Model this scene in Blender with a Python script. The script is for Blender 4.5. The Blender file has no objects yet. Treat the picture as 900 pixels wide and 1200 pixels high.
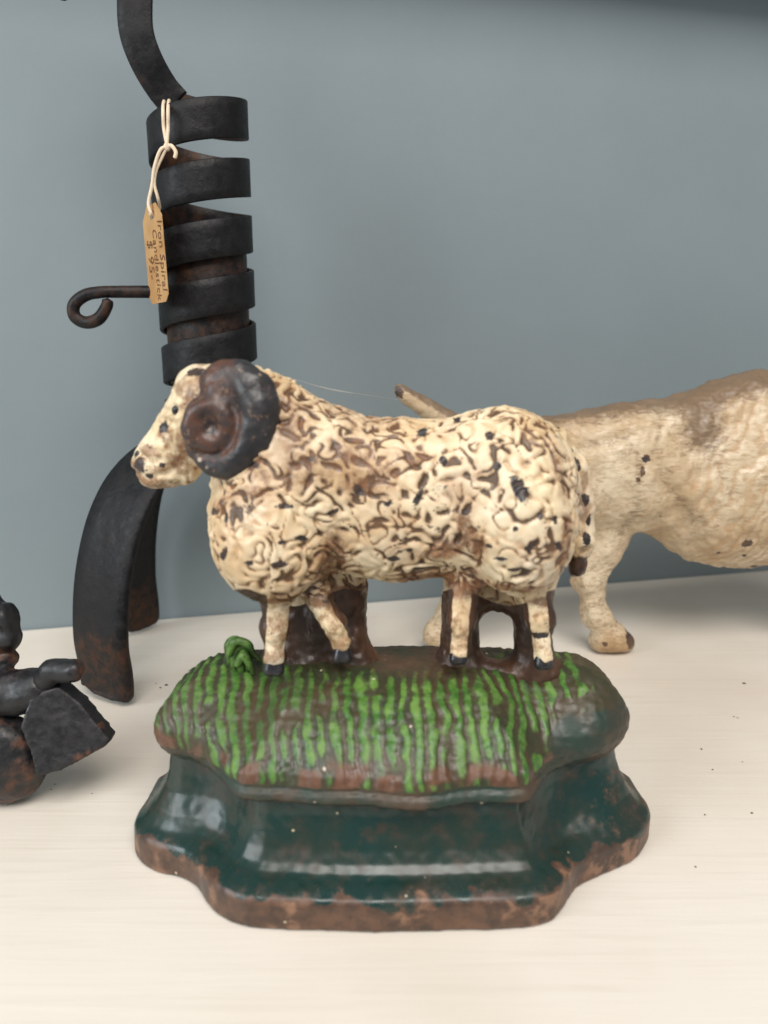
import bpy, math, random
import numpy as np
from mathutils import Vector, Matrix
from mathutils.bvhtree import BVHTree

# ------------------------------------------------------------------ camera
scene = bpy.context.scene
COL = scene.collection
H, PITCH, FPX = 0.17, math.radians(13.0), 864.0        # lens height, tilt, focal length (in 1/900 of the width)
cam_d = bpy.data.cameras.new('camera')
cam_d.sensor_fit = 'HORIZONTAL'; cam_d.sensor_width = 36.0; cam_d.lens = FPX / 900 * 36.0
cam_d.clip_start = 0.01; cam_d.clip_end = 50
cam_d.dof.use_dof = True; cam_d.dof.focus_distance = 0.300; cam_d.dof.aperture_fstop = 12.0
cam = bpy.data.objects.new('camera', cam_d); COL.objects.link(cam)
cam.location = (0, 0, H); cam.rotation_euler = (math.radians(90) - PITCH, 0, 0)
scene.camera = cam

# ------------------------------------------------------------------ light
world = bpy.data.worlds.new('World'); scene.world = world; world.use_nodes = True
bg = world.node_tree.nodes['Background']
bg.inputs[0].default_value = (0.93, 0.97, 1.0, 1); bg.inputs[1].default_value = 0.36
def area(name, loc, target, size, power, col):
    d = bpy.data.lights.new(name, 'AREA'); d.shape = 'RECTANGLE'; d.size, d.size_y = size
    d.energy = power; d.color = col
    o = bpy.data.objects.new(name, d); COL.objects.link(o); o.location = loc
    o.rotation_euler = (Vector(target) - Vector(loc)).to_track_quat('-Z', 'Y').to_euler()
    return o
area('window_light', (-1.35, -0.75, 0.75), (-0.02, 0.3, 0.10), (0.9, 1.0), 21.0, (0.90, 0.96, 1.0))
area('ceiling_light', (0.20, -0.75, 1.45), (0.0, 0.25, 0.08), (1.2, 0.9), 31.0, (1.0, 0.94, 0.885))
scene.view_settings.view_transform = 'Standard'; scene.view_settings.look = 'None'
scene.view_settings.exposure = 0.0; scene.view_settings.gamma = 1.0
scene.render.engine = 'CYCLES'
scene.cycles.use_denoising = True

# ------------------------------------------------------------------ helpers: geometry from the lens
CP, SP = math.cos(PITCH), math.sin(PITCH)
def ray(px, py):
    a, b = (px - 450) / FPX, (600 - py) / FPX
    return np.array([a, CP + b * SP, -SP + b * CP])
def P(px, py, Y):                                        # the point at depth Y seen there
    d = ray(px, py); t = Y / d[1]
    return np.array([0, 0, H]) + d * t
def PZ(px, py, z=0.0):                                   # the point at height z seen there
    d = ray(px, py); t = (z - H) / d[2]
    return np.array([0, 0, H]) + d * t
def mpp(p):                                              # metres per pixel there
    return (p[1] * CP + (H - p[2]) * SP) / FPX

# ------------------------------------------------------------------ helpers: objects
def wloc(o):
    v = np.zeros(3)
    while o is not None:
        v = v + np.array(o.location); o = o.parent
    return v
def obj(name, verts, faces, mat, parent=None, smooth=True, attrs=None, loc=None):
    verts = np.asarray(verts, dtype=np.float64)
    base = wloc(parent) if parent is not None else np.zeros(3)
    o_loc = np.zeros(3) if loc is None else np.asarray(loc) - base
    v = verts - base - o_loc
    me = bpy.data.meshes.new(name)
    me.from_pydata(v.tolist(), [], faces.tolist() if isinstance(faces, np.ndarray) else faces)
    me.update()
    if smooth:
        me.polygons.foreach_set('use_smooth', np.ones(len(me.polygons), dtype=bool))
    for k, a in (attrs or {}).items():
        at = me.attributes.new(k, 'FLOAT', 'POINT'); at.data.foreach_set('value', np.asarray(a, dtype=np.float32))
    if mat is not None: me.materials.append(mat)
    o = bpy.data.objects.new(name, me); COL.objects.link(o); o.location = o_loc
    o.parent = parent
    return o
def thing(name, label, cat, loc, group=None):
    o = bpy.data.objects.new(name, None); COL.objects.link(o); o.location = loc; o.empty_display_size = 0.02
    o['label'] = label; o['category'] = cat
    if group: o['group'] = group
    return o
def struct(o): o['kind'] = 'structure'; return o

# ------------------------------------------------------------------ helpers: shapes
def smin(a, b, k):
    if k <= 0: return np.minimum(a, b)
    h = np.clip(0.5 + 0.5 * (b - a) / k, 0, 1)
    return b + (a - b) * h - k * h * (1 - h)
class Field:
    """signed distance grid, filled primitive by primitive, meshed with surface nets"""
    def __init__(s, lo, hi, h):
        s.lo = np.asarray(lo, float); s.h = h
        s.n = np.ceil((np.asarray(hi, float) - s.lo) / h).astype(int) + 1
        s.f = np.full(s.n, 1.0, np.float32)
        s.ax = [(s.lo[i] + h * np.arange(s.n[i])).astype(np.float32) for i in range(3)]
    def box(s, lo, hi, m):
        i0 = [max(0, int(math.floor((lo[i] - m - s.lo[i]) / s.h))) for i in range(3)]
        i1 = [min(s.n[i], int(math.ceil((hi[i] + m - s.lo[i]) / s.h)) + 1) for i in range(3)]
        sl = tuple(slice(a, b) for a, b in zip(i0, i1))
        g = np.meshgrid(*[s.ax[i][sl[i]] for i in range(3)], indexing='ij')
        return sl, g
    def put(s, sl, d, k): s.f[sl] = smin(s.f[sl], d.astype(np.float32), k)
    def ell(s, c, r, rot=0.0, k=0.006, yaw=0.0):          # rot turns it in the picture plane (deg, counter-clockwise seen from the front)
        c = np.asarray(c, float); R = max(r)
        sl, (x, y, z) = s.box(c - R, c + R, k + 3 * s.h)
        if x.size == 0: return
        x, y, z = x - c[0], y - c[1], z - c[2]
        if yaw:
            a = math.radians(yaw); x, y = x * math.cos(a) + y * math.sin(a), -x * math.sin(a) + y * math.cos(a)
        a = math.radians(rot); xr, zr = x * math.cos(a) + z * math.sin(a), -x * math.sin(a) + z * math.cos(a)
        k0 = np.sqrt((xr / r[0]) ** 2 + (y / r[1]) ** 2 + (zr / r[2]) ** 2)
        k1 = np.sqrt((xr / r[0] ** 2) ** 2 + (y / r[1] ** 2) ** 2 + (zr / r[2] ** 2) ** 2) + 1e-9
        s.put(sl, k0 * (k0 - 1) / k1, k)
    def cone(s, a, b, ra, rb, k=0.005, ysq=1.0):          # capsule with two radii; ysq squashes it in depth
        a = np.asarray(a, float); b = np.asarray(b, float); R = max(ra, rb) * max(1, ysq)
        sl, (x, y, z) = s.box(np.minimum(a, b) - R, np.maximum(a, b) + R, k + 3 * s.h)
        if x.size == 0: return
        ab = b - a; L = float(ab @ ab)
        t = np.clip(((x - a[0]) * ab[0] + (y - a[1]) * ab[1] + (z - a[2]) * ab[2]) / L, 0, 1)
        d = np.sqrt((x - a[0] - t * ab[0]) ** 2 + ((y - a[1] - t * ab[1]) / ysq) ** 2 + (z - a[2] - t * ab[2]) ** 2)
        s.put(sl, d - (ra + (rb - ra) * t), k)
    def rbox(s, c, half, rad, rot=0.0, k=0.003, yaw=0.0):
        c = np.asarray(c, float); R = float(np.linalg.norm(half)) + rad
        sl, (x, y, z) = s.box(c - R, c + R, k + 3 * s.h)
        if x.size == 0: return
        x, y, z = x - c[0], y - c[1], z - c[2]
        if yaw:
            a = math.radians(yaw); x, y = x * math.cos(a) + y * math.sin(a), -x * math.sin(a) + y * math.cos(a)
        a = math.radians(rot); x, z = x * math.cos(a) + z * math.sin(a), -x * math.sin(a) + z * math.cos(a)
        q = [np.abs(v) - h_ for v, h_ in zip((x, y, z), half)]
        d = np.sqrt(sum(np.maximum(v, 0) ** 2 for v in q)) + np.minimum(np.maximum(q[0], np.maximum(q[1], q[2])), 0) - rad
        s.put(sl, d, k)
    def mesh(s):
        return surface_nets(s.f, s.lo, s.h)

def surface_nets(f, lo, h):
    ins = f < 0
    nx, ny, nz = f.shape
    cx, cy, cz = nx - 1, ny - 1, nz - 1
    corners = [(i, j, k) for i in (0, 1) for j in (0, 1) for k in (0, 1)]
    cnt = sum(ins[i:i + cx, j:j + cy, k:k + cz].astype(np.int8) for i, j, k in corners)
    act = (cnt > 0) & (cnt < 8)
    ids = np.full((cx, cy, cz), -1, np.int64)
    I = np.argwhere(act); ids[act] = np.arange(len(I))
    acc = np.zeros((len(I), 3)); num = np.zeros(len(I))
    for a in range(8):
        for b in range(a + 1, 8):
            ca, cb = corners[a], corners[b]
            if sum(abs(p - q) for p, q in zip(ca, cb)) != 1: continue
            fa = f[I[:, 0] + ca[0], I[:, 1] + ca[1], I[:, 2] + ca[2]].astype(float)
            fb = f[I[:, 0] + cb[0], I[:, 1] + cb[1], I[:, 2] + cb[2]].astype(float)
            m = (fa < 0) != (fb < 0)
            t = np.where(m, fa / np.where(m, fa - fb, 1), 0)
            pt = np.array(ca)[None] + t[:, None] * (np.array(cb) - np.array(ca))[None]
            acc += pt * m[:, None]; num += m
    v = (I + acc / num[:, None]) * h + lo
    quads = []
    for ax in range(3):
        o1, o2 = [(1, 2), (2, 0), (0, 1)][ax]
        s0 = [slice(1, -1)] * 3; s1 = [slice(1, -1)] * 3
        s0[ax] = slice(0, -1); s1[ax] = slice(1, None)
        A, B = ins[tuple(s0)], ins[tuple(s1)]
        E = np.argwhere(A != B)
        if len(E) == 0: continue
        fl = A[E[:, 0], E[:, 1], E[:, 2]]
        off = np.ones(3, int); off[ax] = 0
        E = E + off
        def cell(d1, d2):
            e = E.copy(); e[:, o1] -= d1; e[:, o2] -= d2
            return ids[e[:, 0], e[:, 1], e[:, 2]]
        q = np.stack([cell(1, 1), cell(0, 1), cell(0, 0), cell(1, 0)], 1)
        q[~fl] = q[~fl][:, ::-1]
        quads.append(q)
    return v, np.concatenate(quads)
def vnormals(v, q):
    n = np.zeros_like(v)
    fn = np.cross(v[q[:, 2]] - v[q[:, 0]], v[q[:, 3]] - v[q[:, 1]])
    for i in range(4): np.add.at(n, q[:, i], fn)
    return n / (np.linalg.norm(n, axis=1, keepdims=True) + 1e-12)
def relax(v, q, it=2, w=0.5):
    e = np.concatenate([q[:, [0, 1]], q[:, [1, 2]], q[:, [2, 3]], q[:, [3, 0]]])
    for _ in range(it):
        s = np.zeros_like(v); c = np.zeros(len(v))
        np.add.at(s, e[:, 0], v[e[:, 1]]); np.add.at(c, e[:, 0], 1)
        np.add.at(s, e[:, 1], v[e[:, 0]]); np.add.at(c, e[:, 1], 1)
        v = v + w * (s / c[:, None] - v)
    return v
def ringfield(p, lam, seed, n=36, spread=0.2):           # random field of one wavelength: worm-like lumps
    r = np.random.default_rng(seed)
    d = r.normal(size=(n, 3)); d /= np.linalg.norm(d, axis=1, keepdims=True)
    k = 2 * np.pi / lam * (1 + spread * r.uniform(-1, 1, n))
    ph = r.uniform(0, 2 * np.pi, n)
    out = np.zeros(len(p))
    for i in range(n): out += np.cos(p @ (d[i] * k[i]) + ph[i])
    return out / math.sqrt(n / 2)
def sstep(a, b, x):
    t = np.clip((x - a) / (b - a), 0, 1); return t * t * (3 - 2 * t)
def tube(pts, rad, seg=14, caps=True, flat=None):
    pts = np.asarray(pts, float); n = len(pts)
    rad = np.broadcast_to(np.asarray(rad, float), (n,))
    t = np.gradient(pts, axis=0); t /= np.linalg.norm(t, axis=1, keepdims=True) + 1e-12
    u = np.cross(t[0], [0, 0, 1.0]);
    if np.linalg.norm(u) < 1e-3: u = np.cross(t[0], [0, 1.0, 0])
    V = []; a = np.linspace(0, 2 * np.pi, seg, endpoint=False)
    for i in range(n):
        u = u - t[i] * (u @ t[i]); u /= np.linalg.norm(u); w = np.cross(t[i], u)
        V.append(pts[i] + rad[i] * (np.cos(a)[:, None] * u + np.sin(a)[:, None] * w))
    V = np.concatenate(V); F = []
    for i in range(n - 1):
        for j in range(seg):
            k = (j + 1) % seg
            F.append([i * seg + j, i * seg + k, (i + 1) * seg + k, (i + 1) * seg + j])
    if caps:
        for e, c, tt, sg in ((0, pts[0], t[0], -1), (n - 1, pts[-1], t[-1], 1)):
            V = np.vstack([V, c + sg * tt * rad[e] * 0.45]); m = len(V) - 1
            for j in range(seg):
                k = (j + 1) % seg
                F.append([e * seg + k, e * seg + j, m] if sg < 0 else [e * seg + j, e * seg + k, m])
    return V, F
def ribbon(pts, wdir, width, thick, bev=0.0004, nrm=None):
    """flat bar with softened edges swept along pts; wdir = direction of its width at each point"""
    pts = np.asarray(pts, float); n = len(pts); wdir = np.asarray(wdir, float)
    width = np.broadcast_to(np.asarray(width, float), (n,))
    t = np.gradient(pts, axis=0); t /= np.linalg.norm(t, axis=1, keepdims=True) + 1e-12
    w = wdir - t * np.sum(wdir * t, 1, keepdims=True); w /= np.linalg.norm(w, axis=1, keepdims=True)
    m = np.cross(t, w); V = []
    h = thick / 2
    for i in range(n):
        W = width[i] / 2; b = bev
        prof = [(-W, -h + b), (-W + b, -h), (-W * .5, -h), (0, -h), (W * .5, -h), (W - b, -h), (W, -h + b), (W, h - b), (W - b, h), (W * .5, h), (0, h), (-W * .5, h), (-W + b, h), (-W, h - b)]
        V += [pts[i] + w[i] * a + m[i] * c for a, c in prof]
    s = 14; F = []
    for i in range(n - 1):
        for j in range(s):
            k = (j + 1) % s; F.append([i * s + j, i * s + k, (i + 1) * s + k, (i + 1) * s + j])
    F.append(list(range(s))[::-1]); F.append([(n - 1) * s + j for j in range(s)])
    return np.array(V), F
def cat(pts, n=12):                                      # Catmull-Rom through points
    p = np.asarray(pts, float); p = np.vstack([2 * p[0] - p[1], p, 2 * p[-1] - p[-2]]); out = []
    for i in range(1, len(p) - 2):
        for t in np.linspace(0, 1, n, endpoint=False):
            a, b, c, d = p[i - 1:i + 3]
            out.append(0.5 * (2 * b + (c - a) * t + (2 * a - 5 * b + 4 * c - d) * t * t + (3 * b - a - 3 * c + d) * t ** 3))
    out.append(p[-2]); return np.array(out)
def boxmesh(lo, hi):
    x0, y0, z0 = lo; x1, y1, z1 = hi
    v = [(x0, y0, z0), (x1, y0, z0), (x1, y1, z0), (x0, y1, z0), (x0, y0, z1), (x1, y0, z1), (x1, y1, z1), (x0, y1, z1)]
    return np.array(v), [[3, 2, 1, 0], [4, 5, 6, 7], [0, 1, 5, 4], [1, 2, 6, 5], [2, 3, 7, 6], [3, 0, 4, 7]]

def ball(c, r, sub=2):
    n = 10 if sub == 2 else 16
    V = [(0, 0, 1)]; F = []
    for i in range(1, n):
        t = math.pi * i / n
        for j in range(n * 2):
            a = math.pi * j / n; V.append((math.sin(t) * math.cos(a), math.sin(t) * math.sin(a), math.cos(t)))
    V.append((0, 0, -1)); M = n * 2
    for j in range(M): F.append([0, 1 + j, 1 + (j + 1) % M])
    for i in range(n - 2):
        for j in range(M):
            a = 1 + i * M + j; b = 1 + i * M + (j + 1) % M; F.append([a, a + M, b + M, b])
    l = len(V) - 1
    for j in range(M): F.append([l, l - M + (j + 1) % M, l - M + j])
    return np.array(V) * np.asarray(r) + np.asarray(c), F

# ------------------------------------------------------------------ helpers: materials
def srgb(r, g, b):
    f = lambda c: (c / 255 / 12.92) if c / 255 <= 0.04045 else ((c / 255 + 0.055) / 1.055) ** 2.4
    return (f(r), f(g), f(b), 1.0)
class Mat:
    def __init__(s, name, rough=0.5, spec=0.5, metal=0.0):
        s.m = bpy.data.materials.new(name); s.m.use_nodes = True; s.t = s.m.node_tree
        s.b = s.t.nodes['Principled BSDF']; s.b.inputs['Roughness'].default_value = rough
        s.b.inputs['Specular IOR Level'].default_value = spec; s.b.inputs['Metallic'].default_value = metal
        s.tc = s.t.nodes.new('ShaderNodeTexCoord')
    def N(s, k): return s.t.nodes.new(k)
    def L(s, a, b): s.t.links.new(a, b)
    def put(s, sock, v):
        if isinstance(v, (int, float)): sock.default_value = v
        elif isinstance(v, tuple): sock.default_value = v
        else: s.L(v, sock)
    def coord(s, scale=(1, 1, 1), rot=(0, 0, 0)):
        n = s.N('ShaderNodeMapping'); n.inputs['Scale'].default_value = scale; n.inputs['Rotation'].default_value = rot
        s.L(s.tc.outputs['Object'], n.inputs['Vector']); return n.outputs[0]
    def noise(s, scale, detail=3, rough=0.55, vec=None, dist=0.0):
        n = s.N('ShaderNodeTexNoise'); n.inputs['Scale'].default_value = scale; n.inputs['Detail'].default_value = detail
        n.inputs['Roughness'].default_value = rough; n.inputs['Distortion'].default_value = dist
        s.L(vec if vec is not None else s.tc.outputs['Object'], n.inputs['Vector']); return n.outputs['Fac']
    def voro(s, scale, vec=None):
        n = s.N('ShaderNodeTexVoronoi'); n.inputs['Scale'].default_value = scale
        s.L(vec if vec is not None else s.tc.outputs['Object'], n.inputs['Vector']); return n.outputs['Distance'], n.outputs['Color']
    def attr(s, name):
        n = s.N('ShaderNodeAttribute'); n.attribute_name = name; return n.outputs['Fac']
    def math(s, op, a, b=0.0, clamp=False):
        n = s.N('ShaderNodeMath'); n.operation = op; n.use_clamp = clamp
        s.put(n.inputs[0], a); s.put(n.inputs[1], b); return n.outputs[0]
    def step(s, x, lo, hi, t0=0.0, t1=1.0):
        n = s.N('ShaderNodeMapRange'); n.interpolation_type = 'SMOOTHSTEP'
        s.put(n.inputs[0], x); n.inputs[1].default_value = lo; n.inputs[2].default_value = hi
        n.inputs[3].default_value = t0; n.inputs[4].default_value = t1; return n.outputs[0]
    def mix(s, fac, a, b):
        n = s.N('ShaderNodeMix'); n.data_type = 'RGBA'
        s.put(n.inputs[0], fac); s.put(n.inputs[6], a); s.put(n.inputs[7], b); return n.outputs[2]
    def bump(s, height, dist=0.0003, strength=0.6):
        n = s.N('ShaderNodeBump'); n.inputs['Distance'].default_value = dist; n.inputs['Strength'].default_value = strength
        s.put(n.inputs['Height'], height); s.L(n.outputs[0], s.b.inputs['Normal'])
    def color(s, c): s.put(s.b.inputs['Base Color'], c); return s
    def rough(s, r): s.put(s.b.inputs['Roughness'], r); return s

# ================================================================== the setting
YAW = math.atan2(0.123, 0.525)                           # the shelf runs away to the right
def shelf_to_world(u, w):                                # u along the wall, w out from the wall towards the lens
    c, s_ = math.cos(YAW), math.sin(YAW)
    A = PZ(450, 704)
    return np.array([A[0] + u * c + w * s_, A[1] + u * s_ - w * c])
def slab(name, u0, u1, w0, w1, z0, z1, mat):
    v, f = boxmesh((0, 0, 0), (1, 1, 1))
    out = []
    for x, y, z in v:
        q = shelf_to_world(u0 + (u1 - u0) * x, w1 + (w0 - w1) * y)
        out.append((q[0], q[1], z0 + (z1 - z0) * z))
    o = struct(obj(name, out, f, mat, smooth=False))
    b = o.modifiers.new('soft_edge', 'BEVEL'); b.width = 0.002; b.segments = 3; b.limit_method = 'ANGLE'
    return o

m = Mat('cream_paint', 0.42, 0.45)
gv = m.coord((14, 330, 330), (0, 0, -YAW))
grain = m.noise(1.0, 4, 0.6, gv, 0.6)
gv2 = m.coord((5, 90, 90), (0, 0, -YAW))
grain2 = m.noise(1.0, 3, 0.5, gv2, 0.8)
blot = m.noise(9, 3)
c = m.mix(m.step(blot, .35, .7), srgb(226, 219, 208), srgb(218, 209, 195))
c = m.mix(m.math('MULTIPLY', m.step(grain, .52, .75), .22), c, srgb(196, 186, 168))
c = m.mix(m.math('MULTIPLY', m.step(grain2, .55, .75), .18), c, srgb(202, 190, 170))
vd, vc = m.voro(55)
spk = m.math('MULTIPLY', m.step(vd, .03, .05, 1, 0), m.step(m.noise(40, 1), .6, .64))
c = m.mix(m.math('MULTIPLY', spk, .55), c, srgb(120, 104, 84))
m.color(c).rough(m.step(grain2, .3, .7, .36, .5))
m.bump(m.math('ADD', grain, m.math('MULTIPLY', grain2, .8)), .0004, .35)
CREAM = m.m
m = Mat('blue_grey_wall_paint', 0.6, 0.3)
n1 = m.noise(7, 4); n2 = m.noise(260, 3)
c = m.mix(m.step(n1, .3, .7), srgb(127, 138, 142), srgb(122, 133, 137))
c = m.mix(m.math('MULTIPLY', m.step(n2, .5, .75), .12), c, srgb(134, 142, 143))
m.color(c); m.bump(m.noise(420, 3), .0002, .25)
WALLM = m.m
m = Mat('dark_stained_wood', 0.5, 0.4)
m.color(m.mix(m.noise(1, 4, .6, m.coord((8, 150, 150), (0, 0, -YAW))), srgb(52, 40, 30), srgb(84, 64, 46)))
DARKWOOD = m.m

slab('shelf', -0.9, 0.95, 0.0, 0.345, -0.022, 0.0, CREAM)
slab('wall', -0.9, 0.95, -0.02, -0.0005, -0.06, 0.60, WALLM)
slab('upper_shelf', -0.9, 0.95, 0.0, 0.042, 0.393, 0.413, DARKWOOD)

# ================================================================== cast iron ram doorstop
YB0, YB1 = 0.185, 0.2475                                  # front and back of its base
ROT = 0.0
BX = 0.0030
def base_local(x, y):                                    # world -> base coordinates (origin at the middle of the front edge)
    dx, dy = x - BX, y - YB0
    return dx * math.cos(ROT) + dy * math.sin(ROT), -dx * math.sin(ROT) + dy * math.cos(ROT)
right = [(440, 1095.5), (596, 1091), (638, 1085), (654, 1074), (666, 1056), (678, 1041), (704, 1028), (728, 1018), (747, 1006), (760, 988)]
left = [(440, 1095.5), (318, 1091), (282, 1086), (257, 1075), (243, 1060), (231, 1043), (211, 1031), (186, 1024), (166, 1013), (158, 998)]
def plan(l): return [tuple(np.array(base_local(*PZ(a, b)[:2]))) for a, b in l]
R_, L_ = plan(right), plan(left)
R_ += [(R_[-1][0] + .0018, R_[-1][1] + .008), (R_[-1][0] + .0012, R_[-1][1] + .020), (R_[-1][0] - .0005, .115)]
L_ += [(L_[-1][0] - .0012, L_[-1][1] + .008), (L_[-1][0] - .0004, L_[-1][1] + .020), (L_[-1][0] + .0008, .115)]
R_, L_ = cat(R_, 5), cat(L_, 5)
outline = np.vstack([R_, L_[::-1][:-1]])
def poly_sd(x, y, poly):
    d = np.full(x.shape, 1e9, np.float64); s = np.ones(x.shape)
    n = len(poly)
    for i in range(n):
        a, b = poly[i], poly[(i + 1) % n]
        e = b - a; wx, wy = x - a[0], y - a[1]
        t = np.clip((wx * e[0] + wy * e[1]) / (e @ e + 1e-15), 0, 1)
        d = np.minimum(d, (wx - t * e[0]) ** 2 + (wy - t * e[1]) ** 2)
        c1 = y >= a[1]; c2 = y < b[1]; c3 = e[0] * wy > e[1] * wx
        flip = (c1 & c2 & c3) | (~c1 & ~c2 & ~c3)
        s = np.where(flip, -s, s)
    return s * np.sqrt(d)
hb = 0.0006
lo, hi = np.array([-0.096, 0.178, -0.004]), np.array([0.104, 0.272, 0.075])
F0 = Field(lo, hi, hb)
gx, gy = np.meshgrid(F0.ax[0].astype(float), F0.ax[1].astype(float), indexing='ij')
lx, ly = base_local(gx, gy)
ein = -poly_sd(lx, ly, outline)                          # how far inside the outline
eb = (YB1 - YB0) - ly                                    # how far in front of the flat back
zz = F0.ax[2].astype(float)
zp = np.array([-.004, 0, .0008, .0090, .0105, .0118, .0132, .0150, .0185, .0230, .0280, .0335, .0400])
ip = np.array([.0012, .0012, 0, 0.0002, .0012, .0040, .0080, .0102, .0125, .0145, .0158, .0164, .0164])
g = np.interp(zz, zp, ip)
side = sstep(.052, .074, np.abs(lx))[:, :, None]         # the ends flare in a shallower curve than the front
gs = np.interp(zz, [-.004, 0, .0008, .0095, .0110, .0130, .0170, .0230, .0290, .0340, .0400], [.0012, .0012, 0, .0002, .0012, .0042, .0080, .0112, .0130, .0138, .0140])
g = (1 - side) * g[None, None, :] + side * gs[None, None, :]
f = np.maximum(g - ein[:, :, None], -eb[:, :, None])
f = np.maximum(f, np.maximum(-zz, zz - 0.038)[None, None, :])
F0.f = f.astype(np.float32)
pv, pq = F0.mesh(); pv = relax(pv, pq, 2)
pn = vnormals(pv, pq)
pv = pv + pn * (ringfield(pv, .018, 5)[:, None] * .00012 + ringfield(pv, .004, 6)[:, None] * .00003)
pv[:, 2] = np.maximum(pv[:, 2], 0.0004)
# the grass mound
side = sstep(.040, .068, np.abs(lx))[:, :, None]
zp = np.array([.0325, .0333, .0342, .0358, .0374, .0386, .0396, .0425, .046, .050, .054, .0575, .0605, .0625, .0640, .070])
ip = np.array([.0172, .0135, .0114, .0104, .0110, .0124, .0120, .0128, .0155, .0190, .0235, .0285, .034, .0410, .0560, .20])
g = np.interp(zz, zp, ip)
zs = np.array([.0325, .0350, .0380, .0420, .0460, .0500, .0540, .0580, .0610, .0628, .0642, .070])
js = np.array([.0158, .0134, .0110, .0097, .0096, .0116, .0150, .0200, .0260, .033, .046, .20])
g = (1 - side) * g[None, None, :] + side * np.interp(zz, zs, js)[None, None, :]
und = 0.0012 * np.sin(lx * 95 + 1.0) + 0.0008 * np.sin(lx * 210)
f = np.maximum(g - (ein + und)[:, :, None], -eb[:, :, None])
f = np.maximum(f, np.maximum(.0325 - zz, zz - 0.068)[None, None, :])
F0.f = f.astype(np.float32)
gvv, gq = F0.mesh(); gvv = relax(gvv, gq, 2)
gn = vnormals(gvv, gq)
blx, bly = base_local(gvv[:, 0], gvv[:, 1])
wob = ringfield(gvv, .02, 11) * .9 + ringfield(gvv, .008, 12) * .45
fan = blx * (1 - 4.0 * (gvv[:, 2] - .045) * 0.6) + .10 * (gvv[:, 2] - .045)
ridge = np.cos(2 * np.pi * fan / .0041 + 1.15 * wob)
brk = sstep(-2.0, -0.9, ringfield(gvv * np.array([1, 1, .45]), .011, 13))
zone = sstep(.0388, .0405, gvv[:, 2]) * sstep(.0642, .0625, gvv[:, 2])
fsl = blx - .55 * (gvv[:, 2] - .042) + .0022 * ringfield(gvv, .010, 17)
facet = sstep(.046, .053, fsl) * sstep(.066, .060, gvv[:, 2] + .0)
facet = facet * sstep(.055, .049, gvv[:, 2])
facet = np.clip(facet * 1.3 + .35 * ringfield(gvv, .013, 15) * facet, 0, 1)
endb = sstep(.060, .070, blx + .002 * ringfield(gvv, .008, 19))
zone = zone * (1 - facet) * (1 - endb)
blade = sstep(-1.0 + .45 * np.clip(ringfield(gvv, .017, 16), -1, 1), .70, ridge) * brk * zone
gvv = gvv + gn * ((blade - .5) * .00045 * zone + ringfield(gvv, .003, 14) * .00007)[:, None]

# paints
m = Mat('dark_green_enamel', 0.33, 0.55)
n1 = m.noise(38, 4, .6); n2 = m.noise(150, 4, .65); n3 = m.noise(700, 2)
c = m.mix(m.step(n1, .38, .68), srgb(15, 47, 43), srgb(33, 44, 35))
c = m.mix(m.math('MULTIPLY', m.step(n2, .48, .72), .7), c, srgb(58, 48, 38))
rim = m.attr('rim'); edge = m.attr('edge')
wear = m.math('ADD', rim, m.math('MULTIPLY', m.math('SUBTRACT', n2, .5), 1.1))
rustc = m.mix(m.step(n2, .3, .7), srgb(58, 42, 34), srgb(98, 70, 52))
rustc = m.mix(m.step(n1, .55, .7), rustc, srgb(66, 52, 44))
wear = m.math('ADD', wear, m.math('MULTIPLY', m.math('SUBTRACT', m.noise(480, 4, .7), .5), 1.2))
c = m.mix(m.step(wear, .50, .80), c, rustc)
c = m.mix(m.math('MULTIPLY', m.math('MULTIPLY', m.step(n1, .5, .6), m.step(rim, .8, .95)), m.step(n2, .45, .6, 0, .5)), c, srgb(158, 120, 94))
vd, vc = m.voro(190); spk = m.math('MULTIPLY', m.step(m.math('ADD', vd, m.math('MULTIPLY', m.noise(900, 2), .12)), .12, .17, 1, 0), m.step(m.noise(70, 1), .60, .63))
c = m.mix(m.math('MULTIPLY', spk, .75), c, srgb(196, 178, 150))
m.color(c).rough(m.math('ADD', m.step(wear, .4, .6, .28, .42), m.math('ADD', m.math('MULTIPLY', m.math('SUBTRACT', n2, .5), .3), m.math('MULTIPLY', m.math('SUBTRACT', n1, .5), .35))))
m.bump(m.math('ADD', n2, m.math('MULTIPLY', n3, .5)), .0002, .18)
GREEN = m.m
m = Mat('grass_green_enamel', 0.4, 0.5)
bl = m.attr('blade'); n1 = m.noise(45, 4, .6); n2 = m.noise(190, 4, .65); n3 = m.noise(600, 3)
gc = m.mix(m.step(n2, .35, .7), srgb(54, 100, 36), srgb(100, 134, 58))
gc = m.mix(m.step(n1, .56, .74), gc, srgb(86, 100, 76))
gc = m.mix(m.step(m.noise(24, 3), .45, .68, 0, .75), gc, srgb(62, 78, 44))
bc = m.mix(m.step(n1, .35, .65), srgb(46, 52, 32), srgb(70, 58, 40))
bc = m.mix(m.step(n2, .55, .75), bc, srgb(60, 58, 46))
k = m.math('ADD', bl, m.math('ADD', m.math('MULTIPLY', m.math('SUBTRACT', n2, .5), 1.5), m.math('MULTIPLY', m.math('SUBTRACT', n3, .5), 1.1)))
k = m.math('SUBTRACT', k, m.step(m.noise(70, 3), .52, .70, 0, .40))
k = m.math('SUBTRACT', k, m.math('MULTIPLY', m.attr('worn'), 1.0))
c = m.mix(m.step(k, .02, 1.05), bc, gc)
rc = m.mix(m.step(n2, .35, .65), srgb(88, 58, 43), srgb(114, 76, 58))
c = m.mix(m.math('MULTIPLY', m.step(m.math('ADD', m.attr('worn'), m.math('MULTIPLY', m.math('SUBTRACT', n1, .5), .8)), .40, .9), .75), c, rc)
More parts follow.
